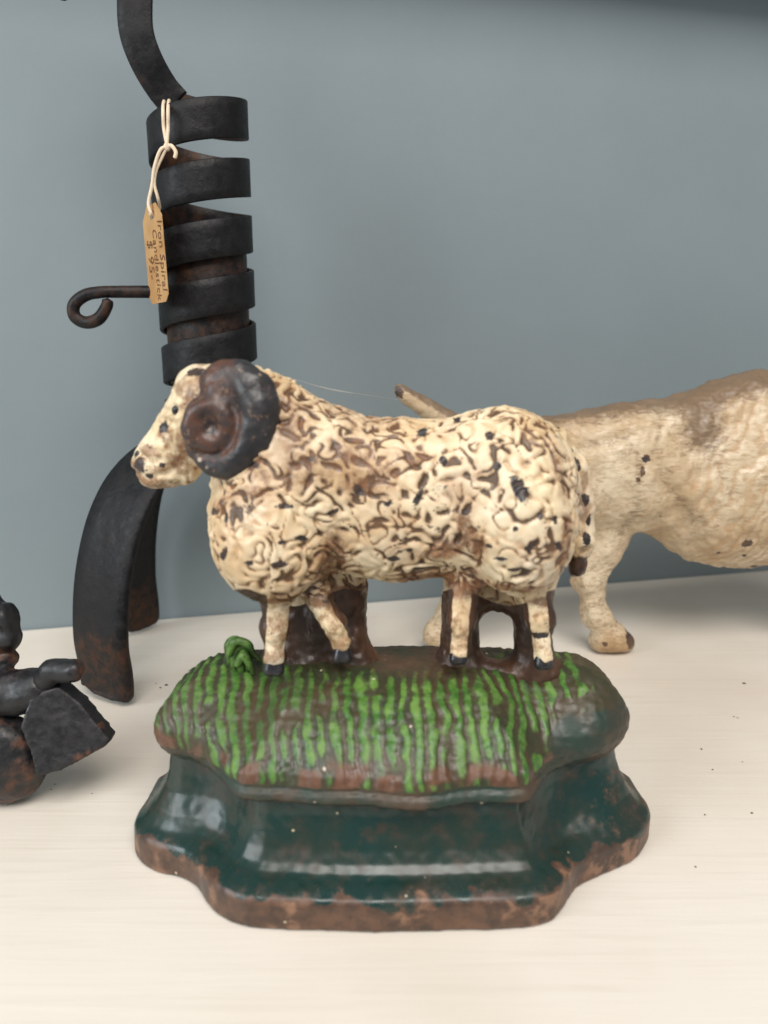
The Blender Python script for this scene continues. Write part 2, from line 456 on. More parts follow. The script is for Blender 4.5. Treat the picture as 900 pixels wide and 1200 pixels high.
c = m.mix(m.step(m.math('ADD', m.attr('teal'), m.math('MULTIPLY', m.math('SUBTRACT', n2, .5), .8)), .4, .65), c, m.mix(m.step(n1, .4, .62), srgb(34, 52, 43), srgb(72, 58, 44)))
vd, vc = m.voro(180); spk = m.math('MULTIPLY', m.step(m.math('ADD', vd, m.math('MULTIPLY', m.noise(900, 2), .12)), .13, .19, 1, 0), m.step(m.noise(60, 1), .57, .60))
c = m.mix(m.math('MULTIPLY', spk, .8), c, srgb(206, 186, 168))
m.color(c).rough(m.math('ADD', m.step(n2, .3, .7, .32, .55), m.math('MULTIPLY', m.attr('teal'), .08)))
m.bump(m.math('ADD', n2, m.math('MULTIPLY', n3, .6)), .0004, .45)
GRASS = m.m

ram_root = thing('ram_doorstop', 'white painted cast iron ram doorstop standing on a stepped green base', 'doorstop', (BX, 0.225, 0.0))
rimv = np.maximum(sstep(.0120, .0085, pv[:, 2] + .0009 * ringfield(pv, .02, 7) + .0008 * ringfield(pv, .006, 8)), 0.42 * sstep(.0145, .011, pv[:, 2]))
pbx, pby = base_local(pv[:, 0], pv[:, 1])
rimv = np.maximum(rimv, .22 * sstep(.060, .070, pbx) * sstep(.04, .02, pv[:, 2]) + .25 * sstep(.045, .06, pbx))
rimv = np.where(pby > YB1 - YB0 - .002, .8, rimv)
obj('plinth', pv, pq, GREEN, ram_root, attrs={'rim': rimv, 'edge': rimv * 0})
worn = sstep(.050, .042, gvv[:, 2]) * np.clip(.15 + .85 * np.exp(-((blx + .020) / .020) ** 2) + .45 * np.exp(-((blx - .030) / .009) ** 2) + .55 * ringfield(gvv, .009, 18), 0, 1.1) * sstep(.0385, .0400, gvv[:, 2])
worn = np.maximum(worn, 1.0 * np.exp(-((blx + .078) / .006) ** 2 - ((gvv[:, 2] - .042) / .006) ** 2))
worn = np.maximum(worn, .60 * sstep(.0610, .0632, gvv[:, 2]))
worn = np.maximum(worn, .45 * endb * sstep(.046, .052, gvv[:, 2]))
teal = np.maximum(sstep(.0402, .0388, gvv[:, 2]), facet * sstep(.056, .050, gvv[:, 2]))
mound = obj('grass_mound', gvv, gq, GRASS, ram_root, attrs={'blade': blade, 'worn': worn, 'teal': teal})

# ------------------------------------------------------------------ the ram itself
YR = 0.234
def rp(px, py, dy=0.0): p = P(px, py, YR + dy); return p
RS = lambda px, py: mpp(P(px, py, YR))
FR = Field((-0.090, 0.195, 0.048), (0.080, 0.254, 0.176), 0.00055)
def E(px, py, dy, rx, rz, ry, rot=0, k=.006): s_ = RS(px, py); FR.ell(rp(px, py, dy), (rx * s_, ry, rz * s_), rot, k)
def C(a, b, ra, rb, k=.005, ysq=1.0):
    FR.cone(rp(*a), rp(*b), ra * RS(a[0], a[1]), rb * RS(b[0], b[1]), k, ysq)
E(470, 586, 0, 150, 96, .0200, 0, .004)                  # barrel
E(585, 575, 0, 92, 98, .0235, 0, .008)                   # rump
E(606, 610, -.0110, 64, 86, .0180, 8, .0022)                # near haunch
E(606, 612, .006, 66, 84, .020, 8, .006)
E(325, 606, 0, 78, 92, .0235, -6, .008)                  # chest
E(316, 630, -.0110, 64, 74, .0165, 0, .0022)                # near shoulder
E(362, 545, 0, 84, 74, .0205, -28, .010)                 # neck mane
E(300, 500, 0, 62, 66, .0165, -20, .010)                 # nape
E(262, 482, 0, 46, 52, .0135, 0, .008)                   # skull
C((238, 482, 0), (181, 538, 0), 40, 22.5, .006, 0.95)      # face
C((184, 552, 0), (212, 552, 0), 18, 17, .008, 0.95)      # chin
E(238, 453, 0, 24, 20, .010, 0, .006)                    # brow
# legs with the dark webs behind them
if True:
    C((326, 690, -.009), (321, 740, -.011), 19, 11.5, .004); C((321, 740, -.011), (322, 768, -.011), 11, 14, .003)
    C((368, 690, -.003), (400, 752, -.006), 17, 12, .003)
    C((546, 680, -.006), (541, 730, -.009), 21, 11.5, .004); C((541, 730, -.009), (538, 762, -.010), 11, 13, .003)
    C((628, 688, -.010), (633, 730, -.011), 21, 11.5, .004); C((633, 730, -.011), (637, 768, -.011), 11, 13, .003)
E(322, 735, -.0115, 15, 11, .0042, 0, .003); E(390, 728, -.006, 14, 11, .004, 0, .003); E(541, 722, -.009, 15, 13, .0042, 0, .003); E(633, 724, -.0115, 15, 13, .0042, 0, .003)
C((392, 672, .010), (388, 785, .010), 40, 44, .004, .8)
C((345, 690, .008), (345, 785, .006), 16, 24, .004, .8)
C((412, 760, .004), (425, 790, .004), 20, 30, .006, .8)
C((540, 680, .006), (538, 785, .004), 22, 24, .004, .9)
C((622, 680, .005), (626, 785, .003), 24, 22, .004, .9)
C((560, 700, .006), (600, 700, .006), 16, 16, .006, .9)
C((520, 792, .002), (640, 792, .002), 20, 20, .006, 1.0)
C((300, 792, .004), (430, 794, .004), 20, 20, .006, 1.0)
FR.f = np.maximum(FR.f, (FR.ax[1] - .2470)[None, :, None])          # cast with a flat back
rv, rq = FR.mesh(); rv = relax(rv, rq, 2)
rn = vnormals(rv, rq)
# pixel coordinates of every vertex (used only to place the wool, the wear, the painted shade and the paint losses on the casting)
def topix(v):
    d = v - np.array([0, 0, H]); zc = d[:, 1] * CP - d[:, 2] * SP
    return 450 + FPX * d[:, 0] / zc, 600 - FPX * (d[:, 1] * SP + d[:, 2] * CP) / zc
cx, cy = topix(rv)
face = sstep(262, 235, cx + .35 * (cy - 480)) * sstep(620, 585, cy)
face = np.maximum(face, sstep(300, 262, cx) * sstep(462, 440, cy))
legm = sstep(694, 706, cy + 10 * np.sin(cx * .05)) 
woolz = (1 - face) * (1 - legm)
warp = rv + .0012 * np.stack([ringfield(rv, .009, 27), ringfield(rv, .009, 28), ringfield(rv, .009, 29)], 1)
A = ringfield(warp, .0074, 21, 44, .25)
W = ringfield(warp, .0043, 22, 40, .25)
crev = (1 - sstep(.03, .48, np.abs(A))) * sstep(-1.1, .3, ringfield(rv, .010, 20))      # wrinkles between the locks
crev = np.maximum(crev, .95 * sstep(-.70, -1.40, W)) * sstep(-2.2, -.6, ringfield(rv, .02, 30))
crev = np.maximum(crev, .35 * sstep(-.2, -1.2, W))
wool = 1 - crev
big = ringfield(rv, .028, 23)
amp = .0016 * (.75 + .25 * np.clip(big, -1, 1))
worn_back = np.exp(-((cx - 440) / 60) ** 2 - ((cy - 520) / 38) ** 2) + .7 * np.exp(-((cx - 345) / 35) ** 2 - ((cy - 545) / 45) ** 2)
amp = amp * (1 - .55 * np.clip(worn_back, 0, 1))
dome = .85 * wool + .28 * W + .14 * np.minimum(np.abs(A), 1.2)
rv2 = rv + rn * ((dome - .75) * amp * .56 * woolz + ringfield(rv, .003, 24) * .00010 * (1 - woolz) + ringfield(rv, .009, 25) * .0002 * (1 - woolz))[:, None]
def carve(pts, wpx, depth):
    global rv2
    x_, y_ = topix(rv2); d_ = np.full(len(rv2), 1e9)
    for a, b in zip(pts[:-1], pts[1:]):
        a, b = np.array(a, float), np.array(b, float); ab = b - a
        t_ = np.clip(((x_ - a[0]) * ab[0] + (y_ - a[1]) * ab[1]) / (ab @ ab), 0, 1)
        d_ = np.minimum(d_, np.hypot(x_ - a[0] - t_ * ab[0], y_ - a[1] - t_ * ab[1]))
    rv2 = rv2 - rn * (depth * np.exp(-(d_ / wpx) ** 2))[:, None]
carve([(156, 552), (172, 560), (196, 556), (206, 548)], 4.0, .0011)      # mouth
carve([(164, 532), (171, 538)], 4.0, .0012)                               # nostril
carve([(198, 476), (206, 471), (216, 476)], 3.0, -.0007)                  # upper lid
carve([(197, 487), (206, 491), (216, 487)], 3.0, -.0006)                  # lower lid
carve([(222, 520), (206, 545), (214, 566)], 7.0, .0004)                   # cheek
rbvh = BVHTree.FromPolygons(rv2.tolist(), rq.tolist())
def hit(px, py, bvh):
    d = Vector(ray(px, py)).normalized(); r = bvh.ray_cast(Vector((0, 0, H)), d)
    return (None, None) if r[0] is None else (np.array(r[0]), np.array(r[1]))
def blobs(v, lst, bvh):
    out = np.zeros(len(v))
    for px, py, rx, ry, rot in lst:
        p, n = hit(px, py, bvh)
        if p is None: continue
        s_ = mpp(p); a = math.radians(rot)
        dx = (v[:, 0] - p[0]) / s_; dz = (v[:, 2] - p[2]) / s_; dy = (v[:, 1] - p[1]) / s_
        u = dx * math.cos(a) + dz * math.sin(a); w = -dx * math.sin(a) + dz * math.cos(a)
        out = np.maximum(out, np.clip(1.5 - np.sqrt((u / rx) ** 2 + (w / ry) ** 2 + (dy / max(rx, ry) * .6) ** 2), 0, 1.5))
    return out
chips = [(609, 573, 9, 20, 25), (574, 510, 6, 7, 0), (583, 547, 6, 6, 0), (496, 506, 9, 6, 20), (622, 640, 5, 12, -35), (633, 605, 4, 5, 0), (650, 610, 4, 6, 0),
         (604, 620, 4, 4, 0), (536, 492, 6, 4, 0), (327, 662, 12, 5, 0), (292, 660, 5, 5, 0), (333, 593, 12, 3.5, -8), (354, 630, 10, 4, -20), (330, 636, 6, 3, 0),
         (262, 650, 4, 12, -25), (250, 600, 5, 5, 0), (265, 607, 3, 8, 0), (163, 546, 10, 11, 30), (160, 532, 4, 6, 0), (175, 558, 7, 3, -10), (228, 436, 12, 5, 0), (158, 522, 3, 6, 0), (192, 500, 7, 9, 0), (190, 545, 4, 4, 0),
         (640, 480, 6, 4, 0), (655, 640, 4, 7, 20), (420, 575, 5, 9, 30), (455, 590, 6, 4, 0), (490, 583, 5, 10, -30), (300, 545, 5, 4, 0), (390, 600, 10, 3, 25), (572, 640, 5, 3, 0), (586, 655, 9, 3, 10), (603, 668, 10, 3, 10),
         (460, 655, 8, 5, 0), (480, 645, 4, 4, 0), (633, 745, 12, 5, 0), (545, 600, 5, 5, 0), (520, 540, 5, 7, 0)]
stains_and_shade = [(440, 495, 45, 16, 0), (435, 560, 55, 26, 10), (350, 545, 25, 40, 0), (388, 660, 20, 60, -8), (522, 645, 40, 14, 20), (505, 676, 60, 14, 8), (430, 690, 60, 12, 0), (545, 620, 12, 40, 10),
          (190, 568, 30, 12, 0), (162, 556, 10, 10, 0), (300, 550, 30, 20, -30), (560, 640, 12, 22, 0), (545, 690, 40, 14, 0), (325, 705, 40, 8, 0), (205, 540, 14, 12, 0), (255, 590, 14, 10, 0), (196, 512, 12, 16, 0), (222, 468, 14, 10, 30), (245, 440, 26, 8, 0), (256, 462, 18, 14, 20), (215, 520, 14, 20, 20), (172, 566, 16, 8, -20), (270, 580, 26, 14, 20), (640, 705, 25, 8, 0), (655, 560, 10, 55, 8), (664, 632, 10, 50, 0), (400, 480, 30, 14, -30), (330, 470, 40, 10, -30), (345, 500, 30, 20, -30), (300, 575, 40, 10, 0), (415, 530, 40, 25, 0), (390, 700, 40, 12, 0), (270, 690, 30, 8, -30), (600, 690, 40, 10, 0), (480, 535, 30, 12, 0)]  # brown stains, with shade of the underside and tail crease painted among them
chip = blobs(rv2, chips, rbvh); stain_shade = blobs(rv2, stains_and_shade, rbvh)
grime_shade = np.clip(stain_shade, 0, 1) * np.where(cy < 600, .85, 1.2)
# webs behind the legs were never painted
legpaint = np.zeros(len(rv2))
for a, b, r in (((326, 700), (321, 775), 13.5), ((366, 694), (402, 756), 13), ((543, 690), (537, 768), 11.5), ((628, 690), (637, 772), 12.5)):
    a, b = np.array(a, float), np.array(b, float); ab = b - a
    t = np.clip(((cx - a[0]) * ab[0] + (cy - a[1]) * ab[1]) / (ab @ ab), 0, 1)
    d = np.hypot(cx - a[0] - t * ab[0], cy - a[1] - t * ab[1])
    legpaint = np.maximum(legpaint, sstep(r + 1, r - 4, d) * (rv2[:, 1] < YR - .0035))
legbare = legm * (1 - legpaint)
m = Mat('chipped_cream_paint', 0.45, 0.45)
n1 = m.noise(60, 4, .6); n2 = m.noise(260, 4, .65); n3 = m.noise(900, 2); n0 = m.noise(22, 3)
wl = m.attr('wool'); wz = m.attr('woolzone'); gr = m.attr('grime_shade'); chp = m.attr('chip'); bare_shade = m.attr('bare_shade')
c = m.mix(m.step(n1, .35, .7), srgb(232, 213, 180), srgb(218, 193, 152))
c = m.mix(m.step(n0, .5, .75), c, srgb(210, 196, 176))
c = m.mix(m.math('MULTIPLY', m.step(n2, .50, .74), .42), c, srgb(190, 148, 102))
c = m.mix(m.step(m.noise(30, 3, .6), .48, .70, 0, .35), c, srgb(176, 134, 92))
nf = m.noise(620, 4, .7)
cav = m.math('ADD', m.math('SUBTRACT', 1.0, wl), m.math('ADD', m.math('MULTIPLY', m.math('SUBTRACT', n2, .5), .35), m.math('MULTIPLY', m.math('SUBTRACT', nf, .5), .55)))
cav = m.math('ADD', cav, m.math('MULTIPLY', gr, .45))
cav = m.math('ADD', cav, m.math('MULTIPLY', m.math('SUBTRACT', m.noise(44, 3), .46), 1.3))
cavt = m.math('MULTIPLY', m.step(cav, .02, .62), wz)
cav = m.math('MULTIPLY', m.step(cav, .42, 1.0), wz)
dirt = m.mix(m.step(n1, .4, .65), srgb(58, 40, 29), srgb(96, 64, 42))  # crevice dirt, with the shade of the crevices mixed into its brown
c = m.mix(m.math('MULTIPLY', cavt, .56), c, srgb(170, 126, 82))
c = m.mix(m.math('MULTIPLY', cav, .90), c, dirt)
smg = m.math('MULTIPLY', m.step(m.math('ADD', m.noise(130, 4, .65), m.math('MULTIPLY', nf, .35)), .62, .82), m.math('SUBTRACT', 1.0, wz))
c = m.mix(m.math('MULTIPLY', smg, .75), c, srgb(134, 96, 64))
g2 = m.math('ADD', gr, m.math('ADD', m.math('MULTIPLY', m.math('SUBTRACT', n2, .5), .9), m.math('MULTIPLY', m.math('SUBTRACT', nf, .5), 1.3)))
g2 = m.math('SUBTRACT', g2, m.math('MULTIPLY', m.math('MULTIPLY', wl, wz), .30))
c = m.mix(m.math('MULTIPLY', m.step(g2, .35, 1.1), .85), c, m.mix(m.step(n2, .4, .6), srgb(96, 64, 44), srgb(136, 92, 60)))
n4 = m.noise(560, 3, .7, None, .5)
ck = m.math('ADD', chp, m.math('ADD', m.math('MULTIPLY', m.math('SUBTRACT', n4, .5), 1.7), m.math('MULTIPLY', m.math('SUBTRACT', n2, .5), .9)))
vd, vc = m.voro(150)
rnd = m.math('MULTIPLY', m.step(m.noise(230, 4, .6, None, .4), .63, .67), m.step(m.noise(48, 2), .50, .58))
ck = m.math('MAXIMUM', m.step(ck, .50, .70), m.math('MULTIPLY', rnd, .85))
c = m.mix(ck, c, m.mix(m.step(n2, .45, .6), srgb(50, 46, 46), srgb(70, 54, 46)))
bk = m.step(m.math('ADD', bare_shade, m.math('MULTIPLY', m.math('SUBTRACT', n2, .5), .5)), .4, .6)
c = m.mix(bk, c, m.mix(m.step(n1, .35, .65), srgb(52, 37, 28), srgb(82, 56, 40)))
m.color(c).rough(m.step(n2, .3, .7, .30, .50))
m.bump(m.math('ADD', m.math('ADD', n2, m.math('MULTIPLY', n3, .4)), m.math('MULTIPLY', ck, -.6)), .00035, .5)
RAMM = m.m
ram = obj('ram_body', rv2, rq, RAMM, ram_root, attrs={'wool': np.where(woolz > .01, wool, 1), 'woolzone': woolz, 'grime_shade': grime_shade, 'chip': chip, 'bare_shade': legbare})

# horns: one long taper wound in on itself, the centre pushed outwards
m = Mat('worn_horn_paint', 0.4, 0.5)
n1 = m.noise(70, 4, .6); n2 = m.noise(240, 4, .65); n3 = m.noise(800, 2)
w = m.math('ADD', m.attr('inner'), m.math('MULTIPLY', m.math('SUBTRACT', n2, .5), .9))
c = m.mix(m.step(n1, .4, .7), srgb(36, 35, 37), srgb(54, 51, 51))
c = m.mix(m.step(w, .25, .8), c, m.mix(m.step(n2, .4, .6), srgb(86, 58, 46), srgb(58, 48, 46)))
nf = m.noise(520, 4, .7)
c = m.mix(m.math('MULTIPLY', m.step(m.math('ADD', nf, m.math('MULTIPLY', n1, .5)), .85, .98), .6), c, srgb(150, 116, 92))
vd, vc = m.voro(170); spk = m.math('MULTIPLY', m.step(vd, .10, .18, 1, 0), m.step(m.noise(80, 1), .56, .6))
c = m.mix(m.math('MULTIPLY', spk, .75), c, srgb(206, 180, 156))
m.color(c).rough(m.step(n2, .3, .7, .28, .55)); m.bump(m.math('ADD', n2, m.math('MULTIPLY', n3, .6)), .0005, .35)
HORNM = m.m
def hq(px, py, d): return P(px, py, YR - d)
FH = Field(hq(200, 580, .03) - .004, hq(345, 405, .004) + .004, .0005)
HS = mpp(hq(265, 495, .015))
hpts = [(246, 444, .0105, 12), (262, 437, .0120, 15), (281, 442, .0130, 20), (297, 459, .0140, 24), (303, 483, .0145, 26), (300, 508, .0145, 26), (288, 530, .0145, 24), (268, 543, .0145, 19), (248, 543, .0145, 14), (232, 533, .0140, 9), (223, 517, .0135, 6)]
hc = cat(hpts, 5)
for a, b in zip(hc[:-1], hc[1:]): FH.cone(hq(*a[:3]), hq(*b[:3]), a[3] * HS, b[3] * HS, .0006)
FH.ell(hq(248, 499, .0130), (34 * HS, .0058, 38 * HS), 10, .0014)                      # the inner turns
ic = [(248 + r_ * math.sin(t_), 500 - 1.1 * r_ * math.cos(t_), .0170, w_) for t_, r_, w_ in zip(np.linspace(-2.2, 5.2, 22), np.linspace(24, 15, 22), np.linspace(11, 8, 22))]
for a, b in zip(ic[:-1], ic[1:]): FH.cone(hq(*a[:3]), hq(*b[:3]), a[3] * HS, b[3] * HS, .0016)
FH.ell(hq(261, 462, .0125), (26 * HS, .0055, 26 * HS), 15, .0020)                      # root
FH.ell(hq(272, 492, .0125), (26 * HS, .0050, 40 * HS), 0, .0020)
pc = hq(246, 501, .0215)
gx_, gy_, gz_ = np.meshgrid(*FH.ax, indexing='ij')
FH.f = np.maximum(FH.f, -(np.sqrt((gx_ - pc[0]) ** 2 + ((gy_ - pc[1]) * .6) ** 2 + (gz_ - pc[2]) ** 2) - 9.0 * HS)).astype(np.float32)
hv, hf = FH.mesh(); hv = relax(hv, hf, 2); hn = vnormals(hv, hf)
hv = hv + hn * (ringfield(hv, .008, 31) * .00018 + ringfield(hv, .003, 32) * .00005)[:, None]
hx, hy = topix(hv)
pit = sstep(11, 6, np.hypot(hx - 246, hy - 501))
inner = np.maximum(.85 * sstep(43, 34, np.hypot(hx - 247, (hy - 499) / 1.12)), sstep(286, 264, hx) * sstep(476, 462, hy))
obj('horn', hv, hf, HORNM, ram, attrs={'inner': inner * (1 - .5 * pit)})
m = Mat('black_enamel', 0.25, 0.5); n2 = m.noise(260, 4)
m.color(m.mix(m.step(n2, .45, .7), srgb(30, 30, 34), srgb(58, 54, 52))).rough(m.step(n2, .3, .7, .22, .45)); m.bump(n2, .0003, .3)
BLACK = m.m
p, n = hit(206, 481, rbvh)
v, f_ = ball(p + np.array([0, .0002, 0]), (.0013, .0011, .0015)); obj('eye', v, f_, BLACK, ram)
# hooves: short cloven blocks at the leg ends
def hoof(px, py, dy, w, hgt):
    c_ = rp(px, py, dy); s_ = RS(px, py)
    ff = Field(c_ - .012, c_ + .012, .0005)
    for q in (-1, 1):
        ff.cone(c_ + np.array([q * w * .36 * s_, -.0006, -hgt * .4 * s_]), c_ + np.array([q * w * .28 * s_, .0004, hgt * .4 * s_]), w * .56 * s_, w * .50 * s_, .0006)
    ff.cone(c_ + np.array([0, .0012, -hgt * .3 * s_]), c_ + np.array([0, .0012, hgt * .4 * s_]), w * .8 * s_, w * .72 * s_, .001)
    v, q_ = ff.mesh(); v = relax(v, q_, 1)
    return obj('hoof', v, q_, BLACK, ram)
hoof(321, 779, -.0125, 13, 14); hoof(401, 766, -.0075, 12, 10); hoof(537, 768, -.0115, 11, 10); hoof(637, 773, -.0125, 12, 11)
# tail
FT = Field((0.04, 0.21, 0.08), (0.085, 0.262, 0.165), .0006)
tp = [(652, 512), (672, 548), (681, 590), (682, 630), (676, 668)]
for (a, b, ra, rb) in zip(tp[:-1], tp[1:], (12, 14, 14, 13), (14, 14, 13, 9)):
    FT.cone(rp(a[0], a[1], .001), rp(b[0], b[1], .001), ra * RS(*a), rb * RS(*b), .003, 1.5)
tv, tq = FT.mesh(); tv = relax(tv, tq, 2); tn = vnormals(tv, tq)
tw = sstep(-.5, .4, ringfield(tv, .0055, 41)); tv2 = tv + tn * ((tw - .7) * .0006)[:, None]
tx, ty = topix(tv2); tb = BVHTree.FromPolygons(tv2.tolist(), tq.tolist())
tchip = blobs(tv2, [(676, 545, 5, 10, 15), (686, 585, 5, 9, 10), (688, 632, 6, 9, 0), (690, 610, 3, 8, 0), (668, 530, 4, 6, 0)], tb)
obj('tail', tv2, tq, RAMM, ram, attrs={'wool': .55 + .45 * tw, 'woolzone': np.ones(len(tv)), 'grime_shade': np.clip(sstep(625, 655, ty), 0, 1), 'chip': tchip, 'bare_shade': .75 * sstep(635, 662, ty) + .5 * sstep(664, 655, tx) })  # brown tip; inner edge darkened to paint the shade of the crease
# tuft of grass in front of the near foreleg
tuft = []; TF = []
rng = np.random.default_rng(4)
pts0 = [((270, 776), (268, 756), (279, 750), (300, 772)), ((274, 782), (276, 764), (288, 757), (306, 776)), ((283, 790), (281, 772), (287, 765), (291, 788)), ((268, 768), (275, 752), (290, 754), (297, 764)), ((277, 780), (285, 768), (290, 775), (297, 790))]
for i, q in enumerate(pts0):
    pp = cat([P(a, b, .2335 - .001 * i) for a, b in q], 6)
    v, f_ = tube(pp, np.interp(np.linspace(0, 1, len(pp)), [0, .3, .8, 1], [.0012, .0016, .0012, .0005]), 8)
    TF += [[k_ + sum(len(t) for t in tuft) for k_ in ff] for ff in f_]; tuft.append(v)
v, f_ = ball(P(279, 776, .2375), (.0052, .004, .0058)); TF += [[k_ + sum(len(t) for t in tuft) for k_ in ff] for ff in f_]; tuft.append(v)
tuftv = np.vstack(tuft); nb = len(v)
obj('grass_tuft', tuftv, TF, GRASS, mound, attrs={'blade': np.concatenate([np.full(len(tuftv) - nb, .72), np.full(nb, .2)]), 'worn': np.zeros(len(tuftv)), 'teal': np.zeros(len(tuftv))})

# ================================================================== white dog figure behind the ram
YD = 0.392
def dp(px, py, dy=0.0): return P(px, py, YD + dy + (px - 700) * .00006)
def DS(px, py): return mpp(dp(px, py))
FD = Field((-.02, .335, -.004), (.345, .465, .235), .0011)
def E(px, py, dy, rx, rz, ry, rot=0, k=.010): s_ = DS(px, py); FD.ell(dp(px, py, dy), (rx * s_, ry, rz * s_), rot, k)
def C(a, b, ra, rb, k=.008, ysq=1.0): FD.cone(dp(*a), dp(*b), ra * DS(a[0], a[1]), rb * DS(b[0], b[1]), k, ysq)
E(610, 565, 0, 95, 72, .026, 0)                          # rump
E(720, 556, 0, 110, 73, .025, 4)                         # loin
E(890, 553, 0, 125, 114, .031, 8, .014)                  # ribs and chest
E(840, 575, 0, 90, 84, .030, 0, .012)
C((650, 524, 0), (880, 484, 0), 30, 40, .012)
E(985, 545, 0, 95, 118, .031, 0, .014)                   # shoulder, out of the frame
C((1020, 490, 0), (1090, 395, 0), 74, 50, .014)          # neck
C((1085, 385, 0), (1120, 380, 0), 56, 50, .010)          # skull
C((1125, 395, 0), (1185, 410, 0), 36, 28, .008)          # muzzle
for q in (-1, 1): FD.ell(dp(1085, 400, q * .017), (.014, .006, .024), 10, .004)   # ears
C((540, 505, 0), (470, 459, -.004), 15, 9.5, .008)       # tail
C((706, 628, .000), (690, 678, -.002), 31, 18, .006)    # near hind leg
C((690, 678, -.002), (696, 720, -.004), 17.5, 13.5, .005)
C((696, 720, -.004), (714, 745, -.006), 15, 17, .005)
C((708, 748, -.006), (731, 753, -.008), 16.5, 12, .004)
C((600, 622, .010), (540, 690, .010), 40, 18, .010)      # far hind leg
C((540, 690, .010), (511, 742, .008), 16, 13, .006)
C((511, 744, .008), (530, 750, .008), 14, 12, .004)
for q, xx in ((-1, 975), (1, 1010)):                     # forelegs, out of the frame
    C((xx, 640, q * .014), (xx, 750, q * .014), 34, 19, .010); C((xx, 748, q * .014), (xx + 22, 754, q * .014), 19, 15, .004)
dv, dq = FD.mesh(); dv = relax(dv, dq, 2)
dn = vnormals(dv, dq); dx_, dy_ = topix(dv)
wavy = np.cos(2 * np.pi * (dv[:, 0] * 0.75 - dv[:, 2] * .35) / .0052 + 2.2 * ringfield(dv, .022, 51) + .8 * ringfield(dv, .007, 52))
chest = sstep(745, 840, dx_) * sstep(425, 470, dy_)
dv2 = dv + dn * (wavy * .00028 * (.25 + .75 * chest) + ringfield(dv, .012, 53) * .0004 + ringfield(dv, .0035, 55) * .00012)[:, None]
def dline(pts, w):
    d_ = np.full(len(dv), 1e9)
    for a, b in zip(pts[:-1], pts[1:]):
        a, b = np.array(a, float), np.array(b, float); ab = b - a
        t_ = np.clip(((dx_ - a[0]) * ab[0] + (dy_ - a[1]) * ab[1]) / (ab @ ab), 0, 1)
        d_ = np.minimum(d_, np.hypot(dx_ - a[0] - t_ * ab[0], dy_ - a[1] - t_ * ab[1]))
    return np.exp(-(d_ / w) ** 2)
groove = dline([(690, 520), (735, 512), (752, 540), (746, 600), (730, 625)], 9) + .9 * dline([(778, 470), (770, 520), (785, 570), (815, 610)], 9) + .7 * dline([(700, 560), (716, 590), (712, 620)], 8) + .7 * dline([(830, 590), (842, 612), (838, 630)], 5) + .6 * dline([(815, 590), (826, 615), (822, 632)], 5) + .7 * dline([(850, 480), (840, 540), (860, 590)], 10) + .8 * dline([(668, 690), (684, 716), (688, 742)], 5)
fold = -.75 * groove + np.exp(-((dx_ - 800 - .5 * (dy_ - 560)) / 12) ** 2) * sstep(520, 570, dy_) * sstep(660, 630, dy_) - np.exp(-((dx_ - 775 - .45 * (dy_ - 560)) / 10) ** 2) * sstep(500, 560, dy_) * sstep(650, 620, dy_)
dv2 = dv2 + dn * (fold * .0016)[:, None]
dv2[:, 2] = np.maximum(dv2[:, 2], .0006)
dbv = BVHTree.FromPolygons(dv2.tolist(), dq.tolist())
dchip = blobs(dv2, [(875, 637, 7, 6, 0), (872, 651, 3, 3, 0), (842, 648, 3, 3, 0), (757, 537, 6, 5, 0), (753, 552, 3, 7, 0), (748, 562, 4, 3, 0), (739, 748, 7, 13, 10), (733, 736, 7, 5, 20), (709, 755, 3, 3, 0), (468, 460, 6, 8, 0), (885, 664, 6, 3, 0), (800, 655, 5, 2, -20), (774, 605, 2, 2, 0)], dbv)
dtop = 1.2 * sstep(516, 474, dy_ + .16 * (dx_ - 700)) * sstep(-.1, .5, dn[:, 2]) + 1.1 * np.exp(-((dx_ - 825) / 34) ** 2 - ((dy_ - 503) / 38) ** 2)
dtop = np.maximum(dtop, .62 * groove)
dtop = np.maximum(dtop, .45 * sstep(645, 665, dy_) * sstep(770, 740, dx_))  # hind legs darkened: the shade under the belly is put into the colour
dtop = np.maximum(dtop, .8 * np.exp(-((dx_ - 755) / 18) ** 2 - ((dy_ - 635) / 10) ** 2))
m = Mat('old_ivory_paint', 0.4, 0.45)
n0 = m.noise(25, 3); n1 = m.noise(90, 4, .65); fur = m.noise(1, 4, .7, m.coord((180, 400, 520), (0, .5, 0)), .8); n3 = m.noise(900, 2)
c = m.mix(m.step(n0, .35, .7), srgb(211, 195, 167), srgb(186, 162, 128))
c = m.mix(m.math('MULTIPLY', m.step(fur, .42, .72), .65), c, srgb(150, 118, 84))
wv = m.attr('wave'); c = m.mix(m.math('MULTIPLY', m.step(m.math('ADD', wv, m.math('MULTIPLY', m.math('SUBTRACT', n1, .5), .8)), .5, .95), .40), c, srgb(170, 128, 86))
t = m.math('ADD', m.attr('top'), m.math('MULTIPLY', m.math('SUBTRACT', fur, .5), 1.4))
c = m.mix(m.step(m.math('ADD', m.noise(16, 3), m.math('MULTIPLY', n1, .3)), .55, .85, 0, .6), c, srgb(168, 132, 90))
c = m.mix(m.math('MULTIPLY', m.step(t, .30, 1.1), .85), c, m.mix(n1, srgb(92, 70, 50), srgb(116, 96, 78)))
ck = m.step(m.math('ADD', m.attr('chip'), m.math('ADD', m.math('MULTIPLY', m.math('SUBTRACT', n1, .5), .8), m.math('MULTIPLY', m.math('SUBTRACT', m.noise(500, 3, .7), .5), 1.6))), .5, .7)
c = m.mix(ck, c, m.mix(m.step(m.noise(160, 2), .4, .6), srgb(60, 54, 54), srgb(96, 72, 54)))
m.color(c).rough(m.step(n1, .3, .7, .32, .5)); m.bump(m.math('ADD', fur, m.math('MULTIPLY', n3, .3)), .0004, .35)
IVORY = m.m
